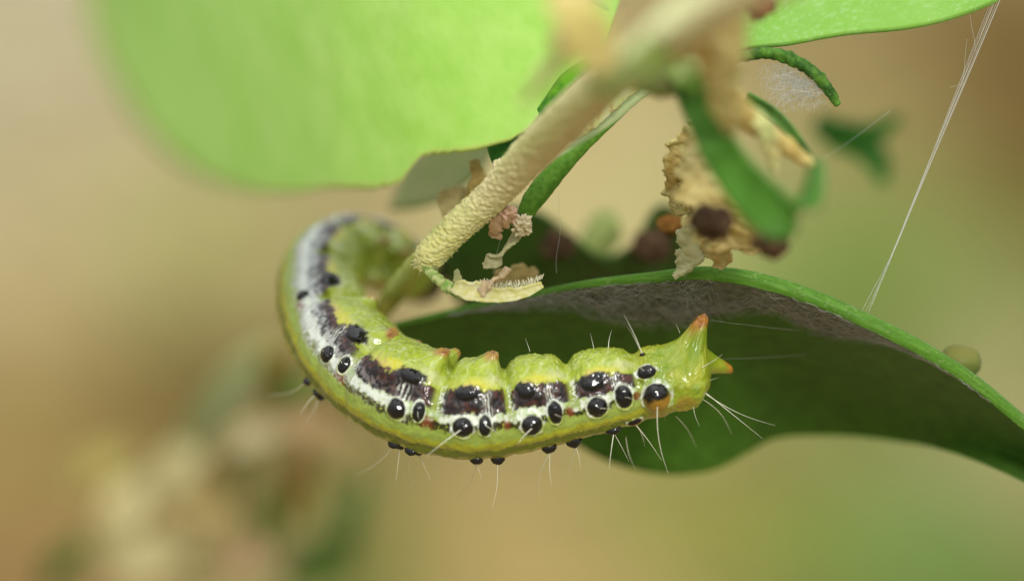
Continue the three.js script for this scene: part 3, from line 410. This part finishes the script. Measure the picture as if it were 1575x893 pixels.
  const list = [
    [919, 626, 16, 16, 'b'], [820, 652, 16, 16, 'b'], [710, 658, 16, 16, 'b'], [610, 628, 16, 16, 'b'], [505, 545, 14, 14, 'b'], [466, 455, 13, 12, 'b'],
    [960, 610, 13, 19, 'b'], [855, 635, 11, 18, 'b'], [747, 655, 10, 17, 'b'], [645, 634, 10, 16, 'b'], [530, 562, 10, 14, 'b'],
    [912, 588, 17, 11, 'a'], [810, 602, 13, 12, 'a'], [718, 606, 17, 10, 'a'], [634, 578, 18, 11, 'a'], [546, 514, 18, 13, 'a'], [508, 430, 16, 14, 'a'],
    [994, 573, 15, 11, 'b'], [1010, 613, 21, 23, 't'], [976, 648, 12, 9, 't'], [944, 661, 13, 6, 'd'], [884, 683, 13, 8, 'd'], [848, 692, 12, 7, 'd'], [768, 707, 11, 7, 'd'], [734, 707, 10, 6, 'd'], [632, 692, 10, 6, 'd'], [606, 682, 10, 6, 'd'], [492, 612, 10, 6, 'd'], [470, 588, 9, 6, 'd'],
    [922, 577, 8, 5, 'a'], [800, 596, 7, 6, 'a'], [988, 545, 5, 3, 'd'],
  ];
  const warts = [];
  for (const [x, y, a, b, kind] of list) {
    const g = find(x, y); if (!g) continue;
    for (const sg of [1, -1]) { const s = g[3], th = g[4] * sg, q = surf(s, th), e = 0.0015, n = surf(s + e, th).sub(surf(s - e, th)).cross(surf(s, th + 0.05).sub(surf(s, th - 0.05))).normalize(); if (n.dot(raw(s, th).out) < 0) n.negate(); warts.push({ s, th, q, n, a: a * PX, b: b * PX, kind, tg: row(s).tg, far: sg < 0 }); }
  }
  // skin
  const YG = [0.27, 0.34, 0.02], YEL = [0.5, 0.46, 0.03], WHT = [0.66, 0.7, 0.6], BRN = [0.01, 0.006, 0.005], PGR = [0.26, 0.36, 0.09], OLV = [0.11, 0.14, 0.012], TAIL = [0.2, 0.3, 0.015], ORG = [0.42, 0.17, 0.02];
  function skin(s, th, q, tip) {
    const m = q.clone().divideScalar(MM), n1 = fbm(m.x * 1.1, m.y * 1.1, m.z * 1.1, 4), n2 = fbm(m.x * 4, m.y * 4, m.z * 4, 4), n3 = noise(m.x * 9, m.y * 9, m.z * 9), [k, f] = seg(s);
    const dg = Math.abs(th > Math.PI ? th - 2 * Math.PI : th) * 180 / Math.PI, d = dg + 9 * n2 + 5 * n1 * 2, band = (a, b, w = 2.5) => smoothstep(d, a - w, a + w) * (1 - smoothstep(d, b - w, b + w));
    const front = smoothstep(s, bounds[4], bounds[6]), tail = 1 - smoothstep(s, bounds[1] - 0.012, bounds[1] + 0.01);
    let c = mix(YG, [0.36, 0.42, 0.05], clamp(0.5 + 1.5 * n1, 0, 1)); c = mix(c, [0.16, 0.24, 0.012], clamp(n2 * 1.8, 0, 0.7));
    c = mix(c, YEL, 0.85 * band(54, 66, 5) * bell(f - 0.55, 0.25)); c = mix(c, [0.56, 0.56, 0.34], 0.5 * band(46, 60, 5) * bell(f - 0.85, 0.18)); c = mix(c, [0.55, 0.35, 0.16], 0.5 * band(60, 68) * bell(f - 0.35, 0.12));
    const brown = band(66, 93, 2), gap = Math.max(bell(f - 0.98, 0.04), bell(f - 0.02, 0.035));
    c = mix(c, mix(BRN, [0.07, 0.018, 0.009], clamp(0.25 + 2.4 * n2, 0, 1)), brown * (1 - 0.7 * gap));
    c = mix(c, mix(WHT, PGR, clamp(0.1 + 1.4 * n1 + 1.4 * n2 - 0.5 * front + (f > 0.86 || f < 0.1 ? 0.6 : 0), 0, 1)), band(93, 105, 2) * smoothstep(n3 + front, -0.55, -0.3));
    c = mix(c, BRN, band(105, 114, 1.6) * (0.95 - 0.5 * front) * (1 - smoothstep(n3, 0.3, 0.5))); c = mix(c, [0.2, 0.04, 0.02], 0.8 * band(101, 117, 2) * bell(f - 0.93, 0.06));
    c = mix(c, PGR, 0.6 * band(114, 132, 2)); c = mix(c, [0.36, 0.36, 0.025], 0.8 * band(132, 147, 3)); c = mix(c, OLV, 0.95 * band(147, 162, 3)); c = mix(c, [0.34, 0.32, 0.02], 0.8 * band(163, 182, 2));
    // white streaks across the brown band, markings with specular highlights painted in, one behind the middle of each segment and one at its front
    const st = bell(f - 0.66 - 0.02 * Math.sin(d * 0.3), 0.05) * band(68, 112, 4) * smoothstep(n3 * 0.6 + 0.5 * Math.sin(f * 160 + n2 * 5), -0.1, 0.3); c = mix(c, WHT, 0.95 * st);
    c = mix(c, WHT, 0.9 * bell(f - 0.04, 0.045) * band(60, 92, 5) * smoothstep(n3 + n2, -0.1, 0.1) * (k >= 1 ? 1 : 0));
    c = mix(c, [0.56, 0.58, 0.56], front * (1 - 0.6 * smoothstep(s, bounds[7], bounds[8])) * 0.85 * band(80, 116, 5) * smoothstep(n2 + 0.5 * n3, -0.2, 0.05));  // front: pale stripe, with sky reflection painted into its whitish grey
    c = mix(c, [0.5, 0.55, 0.24], 0.5 * band(18, 52, 5) * smoothstep(Math.sin(f * 26 + d * 0.12 + n1 * 7), 0.82, 0.97) * (k >= 1 ? 1 : 0));
    c = mix(c, mix(TAIL, [0.38, 0.4, 0.03], clamp(0.4 + 1.6 * n1, 0, 1)), tail * (0.9)); if (k === 0 || k === -1) c = mix(c, [0.3, 0.2, 0.03], 0.7 * tail * band(120, 185, 8) * smoothstep(n1, -0.2, 0.2));
    if (tip > 0.3) c = mix(c, mix(tail > 0.3 ? ORG : [0.34, 0.2, 0.04], [0.22, 0.08, 0.015], clamp(n2 * 3, 0, 1)), smoothstep(tip + 0.1 * n2, tail > 0.3 ? 0.62 : 0.55, 0.95));
    for (const w of warts) { const v = q.distanceTo(w.q); if (v > 0.0011) continue; const dv = q.clone().sub(w.q), x = dv.dot(w.tg) / w.a, y = dv.clone().addScaledVector(w.tg, -dv.dot(w.tg)).length() / w.b, e = Math.hypot(x, y); if (w.kind === 'b' || w.kind === 't') c = mix(c, mix(WHT, [0.42, 0.48, 0.1], clamp(0.35 + 2.2 * n2 + 0.7 * (Math.abs(th > Math.PI ? th - 2 * Math.PI : th) - Math.abs(w.th)) / 0.25, 0, 1)), smoothstep(e, 0.75, 0.95) * (1 - smoothstep(e + n2 * 0.5, 1.1, 1.3)) * (0.8 + 0.8 * n3)); else if (w.kind === 'a') c = mix(c, BRN, 1 - smoothstep(e + n2, 1.1, 1.6)); }
    return c;
  }
  const NL = 1300, NT = 230, pos = [], col = [], idx = [];
  for (let i = 0; i <= NL; i++) for (let j = 0; j < NT; j++) {
    const s = (i / NL), th = j / NT * 2 * Math.PI, r = raw(s, th > Math.PI ? th - 2 * Math.PI : th), q = r.q;
    for (const w of warts) { const v = q.distanceTo(w.q); if (v > 0.001 || w.kind === 'a' || w.kind === 'd') continue; const dv = q.clone().sub(w.q), x = dv.dot(w.tg) / w.a, y = dv.clone().addScaledVector(w.tg, -dv.dot(w.tg)).length() / w.b, e = Math.hypot(x, y); q.addScaledVector(r.out, 0.09 * MM * bell(e - 1.12, 0.16)); }
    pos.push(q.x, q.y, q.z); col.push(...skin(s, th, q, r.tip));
  }
  for (let i = 0; i < NL; i++) for (let j = 0; j < NT; j++) { const a = i * NT + j, b = i * NT + (j + 1) % NT; idx.push(a, b + NT, b, a, a + NT, b + NT); }
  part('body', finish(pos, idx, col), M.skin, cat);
  const hd = table[NS], head = lump(hd.p.clone().addScaledVector(hd.tg, 0.55 * MM), 1.25 * MM, { amp: 0.04, detail: 40, color: (v) => mix([0.02, 0.012, 0.008], [0.3, 0.12, 0.02], smoothstep(noise(v.x * 2, v.y * 2, v.z * 2), 0, 0.3)) });
  part('head', head, M.wart, cat, 'glossy black head capsule with orange marks');
  // warts with their bristles
  const hair = (root, to, r0, name, parent) => {
    const n = 18, nr = 6, ps = [], ix = [], ax = to.clone().sub(root), s = V(0.2, 0.3, 0.9).cross(ax).normalize(), t = ax.clone().cross(s).normalize(), bend = rr(-0.07, 0.07) * ax.length();
    for (let i = 0; i <= n; i++) { const u = i / n, p = root.clone().lerp(to, u).addScaledVector(s, bend * Math.sin(u * 3.14)), r = r0 * MM * (1 - 0.85 * u); for (let j = 0; j < nr; j++) { const a = j / nr * 6.2832, q = p.clone().addScaledVector(s, Math.cos(a) * r).addScaledVector(t, Math.sin(a) * r); ps.push(q.x, q.y, q.z); } }
    for (let i = 0; i < n; i++) for (let j = 0; j < nr; j++) { const a = i * nr + j, b = i * nr + (j + 1) % nr; ix.push(a, b, b + nr, a, b + nr, a + nr); }
    return part(name, finish(ps, ix), M.bristle, parent);
  };
  const targets = { '820,652': [796, 683, 3.0], '710,658': [655, 702, 3.0], '610,628': null, '1010,613': [1028, 728, 0.6], '976,648': [1018, 708, -0.8], '944,661': [937, 720, 1], '884,683': [870, 740, -2.5], '848,692': [830, 768, -3], '768,707': [768, 745, -4], '734,707': [695, 775, -6], '632,692': [633, 745, -6], '606,682': [545, 732, -5], '492,612': [478, 655, -7], '470,588': [410, 607, -8], '988,545': [960, 484, 1.2] };
  let n = 0;
  for (const w of warts) {
    const g = new THREE.SphereGeometry(1, 36, 24), a = g.attributes.position, cc = [], bt = w.n.clone().cross(w.tg).normalize(), tg = bt.clone().cross(w.n).normalize(), hgt = (w.kind === 'a' ? 0.5 : w.kind === 'd' ? 1.5 : 0.85) * Math.min(w.a, w.b);
    for (let i = 0; i < a.count; i++) { const v = V().fromBufferAttribute(a, i), k = 1 + 0.22 * fbm(v.x * 1.7 + n * 3, v.y * 1.7, v.z * 1.7, 3), q = w.q.clone().addScaledVector(tg, v.x * w.a * k).addScaledVector(bt, v.z * w.b * k).addScaledVector(w.n, (v.y * k) * hgt - 0.12 * hgt); a.setXYZ(i, q.x, q.y, q.z); cc.push(...(w.kind === 't' ? mix([0.008, 0.006, 0.005], [0.3, 0.17, 0.02], smoothstep((v.z * (bt.dot(UPV) < 0 ? 1 : -1)) + 0.3 * noise(v.x * 2, v.y * 2, v.z * 2), -0.25, 0.1)) : [0.008, 0.007, 0.007])); }
    g.setAttribute('color', new THREE.BufferAttribute(new Float32Array(cc), 3)); g.computeVertexNormals();
    const o = part('wart', g, M.wart, cat), src = list[Math.floor(n / 2)], tgt = targets[src[0] + ',' + src[1]];
    if (!w.far && tgt) hair(w.q.clone().addScaledVector(w.n, hgt * 0.7), P(...tgt), 0.026, 'bristle', o);
    else if (w.kind !== 'a' && tgt !== null) hair(w.q.clone().addScaledVector(w.n, hgt * 0.7), w.q.clone().addScaledVector(w.n, rr(0.8, 2) * MM).add(V(rr(-0.6, 0.6), rr(-0.6, 0.3), rr(-0.4, 0.4)).multiplyScalar(MM)), 0.016, 'bristle', o);
    n++;
  }
  for (const [x, y, z, X, Y, Z, r] of [[936, 536, 0.3, 941, 508, 0, 0.02], [914, 538, 0.3, 908, 512, -0.6, 0.014], [1074, 568, 1, 1112, 544, 1.6, 0.022], [1086, 606, 0.2, 1192, 654, -1.2, 0.018], [1086, 604, 0.4, 1173, 674, 0.6, 0.018], [1078, 612, -0.4, 1126, 668, -2.6, 0.018], [1066, 620, 0.5, 1077, 656, 0.3, 0.014], [1090, 586, 0.2, 1106, 580, 0.6, 0.014], [1046, 512, 0.6, 1040, 498, 0.3, 0.01], [963, 672, -1.5, 978, 722, -2.5, 0.02], [1040, 640, -1, 1072, 690, -4, 0.016], [815, 540, 0, 808, 520, -0.5, 0.012]]) hair(P(x, y, z), P(X, Y, Z), r, 'bristle', cat);
}

// ------------------------------------------------------------------ leaves and twigs behind
const BEHIND = 'leaves of the shrub behind the caterpillar';
const back = (top, low, color, label, nu = 50, nv = 30) => single('leaf', sheet((u, v) => spline(top).getPoint(u).lerp(spline(low).getPoint(u), v).addScaledVector(TO_CAM, 0.5 * MM * Math.sin(v * 3.14)), nu, nv, 0.2 * MM, color, 10, 6), M.leaf, label, 'leaf', BEHIND);
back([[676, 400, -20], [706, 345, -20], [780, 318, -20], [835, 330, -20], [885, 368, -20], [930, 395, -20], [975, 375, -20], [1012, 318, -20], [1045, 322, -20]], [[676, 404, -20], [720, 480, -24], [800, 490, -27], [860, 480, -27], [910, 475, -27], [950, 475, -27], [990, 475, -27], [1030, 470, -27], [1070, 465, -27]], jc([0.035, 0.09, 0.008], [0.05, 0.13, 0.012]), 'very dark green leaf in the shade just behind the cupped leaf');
back([[890, 380, -24], [905, 345, -24], [930, 322, -24], [950, 332, -24]], [[900, 420, -24], [920, 400, -24], [940, 385, -24], [955, 360, -24]], jc([0.32, 0.38, 0.11], [0.36, 0.42, 0.13]), 'small grey green leaf tip above the shaded dark leaf', 20, 12);
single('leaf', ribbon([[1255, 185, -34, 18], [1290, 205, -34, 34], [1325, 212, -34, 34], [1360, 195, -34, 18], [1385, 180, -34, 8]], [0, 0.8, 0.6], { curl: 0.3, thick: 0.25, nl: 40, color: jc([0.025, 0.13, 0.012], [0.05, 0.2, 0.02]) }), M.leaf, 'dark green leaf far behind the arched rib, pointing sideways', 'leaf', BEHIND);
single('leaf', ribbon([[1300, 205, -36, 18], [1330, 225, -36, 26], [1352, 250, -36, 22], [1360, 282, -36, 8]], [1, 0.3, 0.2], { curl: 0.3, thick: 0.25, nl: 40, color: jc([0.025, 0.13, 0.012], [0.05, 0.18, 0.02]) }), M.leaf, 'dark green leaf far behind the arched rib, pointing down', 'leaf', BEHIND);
{
  const tw = thing('withered_twig', 'withered tan twig with dry leaves, below the curl of the caterpillar', 'twig', P(150, 960, -82));
  part('stem', tube([[455, 540, -57, 7], [420, 640, -66, 9], [370, 730, -71, 10], [290, 800, -78, 11], [200, 880, -82, 12], [150, 960, -82, 12]], 80, 12, (t, a, m) => mix([0.3, 0.24, 0.1], [0.22, 0.16, 0.06], clamp(0.5 + fbm(m.x, m.y, m.z), 0, 1)), 0.1, 0.5), M.stem, tw);
  const T1 = [0.82, 0.67, 0.38], T2 = [0.82, 0.66, 0.42], PK = [0.74, 0.48, 0.3], BR = [0.4, 0.19, 0.035], GN = [0.2, 0.28, 0.05], PG = [0.42, 0.46, 0.24];
  for (const [x, y, z, ang, len, w, c] of [[395, 670, -80, 20, 110, 34, T2], [470, 660, -78, -30, 120, 34, [0.7, 0.45, 0.24]], [270, 730, -95, 60, 130, 46, T1], [190, 800, -100, 70, 150, 50, T1], [230, 860, -95, 15, 140, 44, T1], [150, 720, -110, 30, 150, 44, [0.5, 0.39, 0.14]], [330, 790, -90, -15, 120, 36, [0.6, 0.43, 0.18]], [385, 860, -85, 25, 110, 34, PK], [460, 750, -80, 75, 110, 24, BR], [415, 790, -85, 80, 120, 26, GN], [365, 725, -84, 60, 70, 26, [0.2, 0.18, 0.04]], [345, 620, -95, 52, 240, 40, [0.34, 0.36, 0.17]], [420, 560, -70, 70, 80, 26, [0.36, 0.26, 0.06]], [455, 600, -72, 30, 90, 28, GN], [100, 870, -105, 50, 110, 34, [0.12, 0.18, 0.035]], [300, 880, -100, 5, 120, 40, [0.62, 0.48, 0.22]], [520, 690, -80, -60, 100, 26, [0.62, 0.46, 0.22]], [545, 800, -92, 78, 170, 30, [0.1, 0.19, 0.04]], [490, 860, -92, 30, 130, 36, [0.1, 0.17, 0.03]]]) {
    const a = ang * Math.PI / 180, zz = z * 0.82, cx = Math.cos(a), cy = Math.sin(a), r = (t) => [x + cx * len * t, y - cy * len * t];
    part('leaf', ribbon([[...r(-0.5), zz, 6], [...r(-0.25), zz + 1.5, w], [...r(0), zz + 2, w * 1.25], [...r(0.25), zz + 1.5, w], [...r(0.5), zz, 6]], [-cy, cx, -Math.sign(cx + 0.001) * rr(0.5, 1)], { curl: 0.5, thick: 0.25, rag: 0.25, ragf: 0.5, nl: 24, nw: 8, wrinkle: 0.8, color: dryc(c, c.map((v) => v * 0.7), 0.5) }), M.dry, tw);
  }
}
renderer.render(scene, camera);
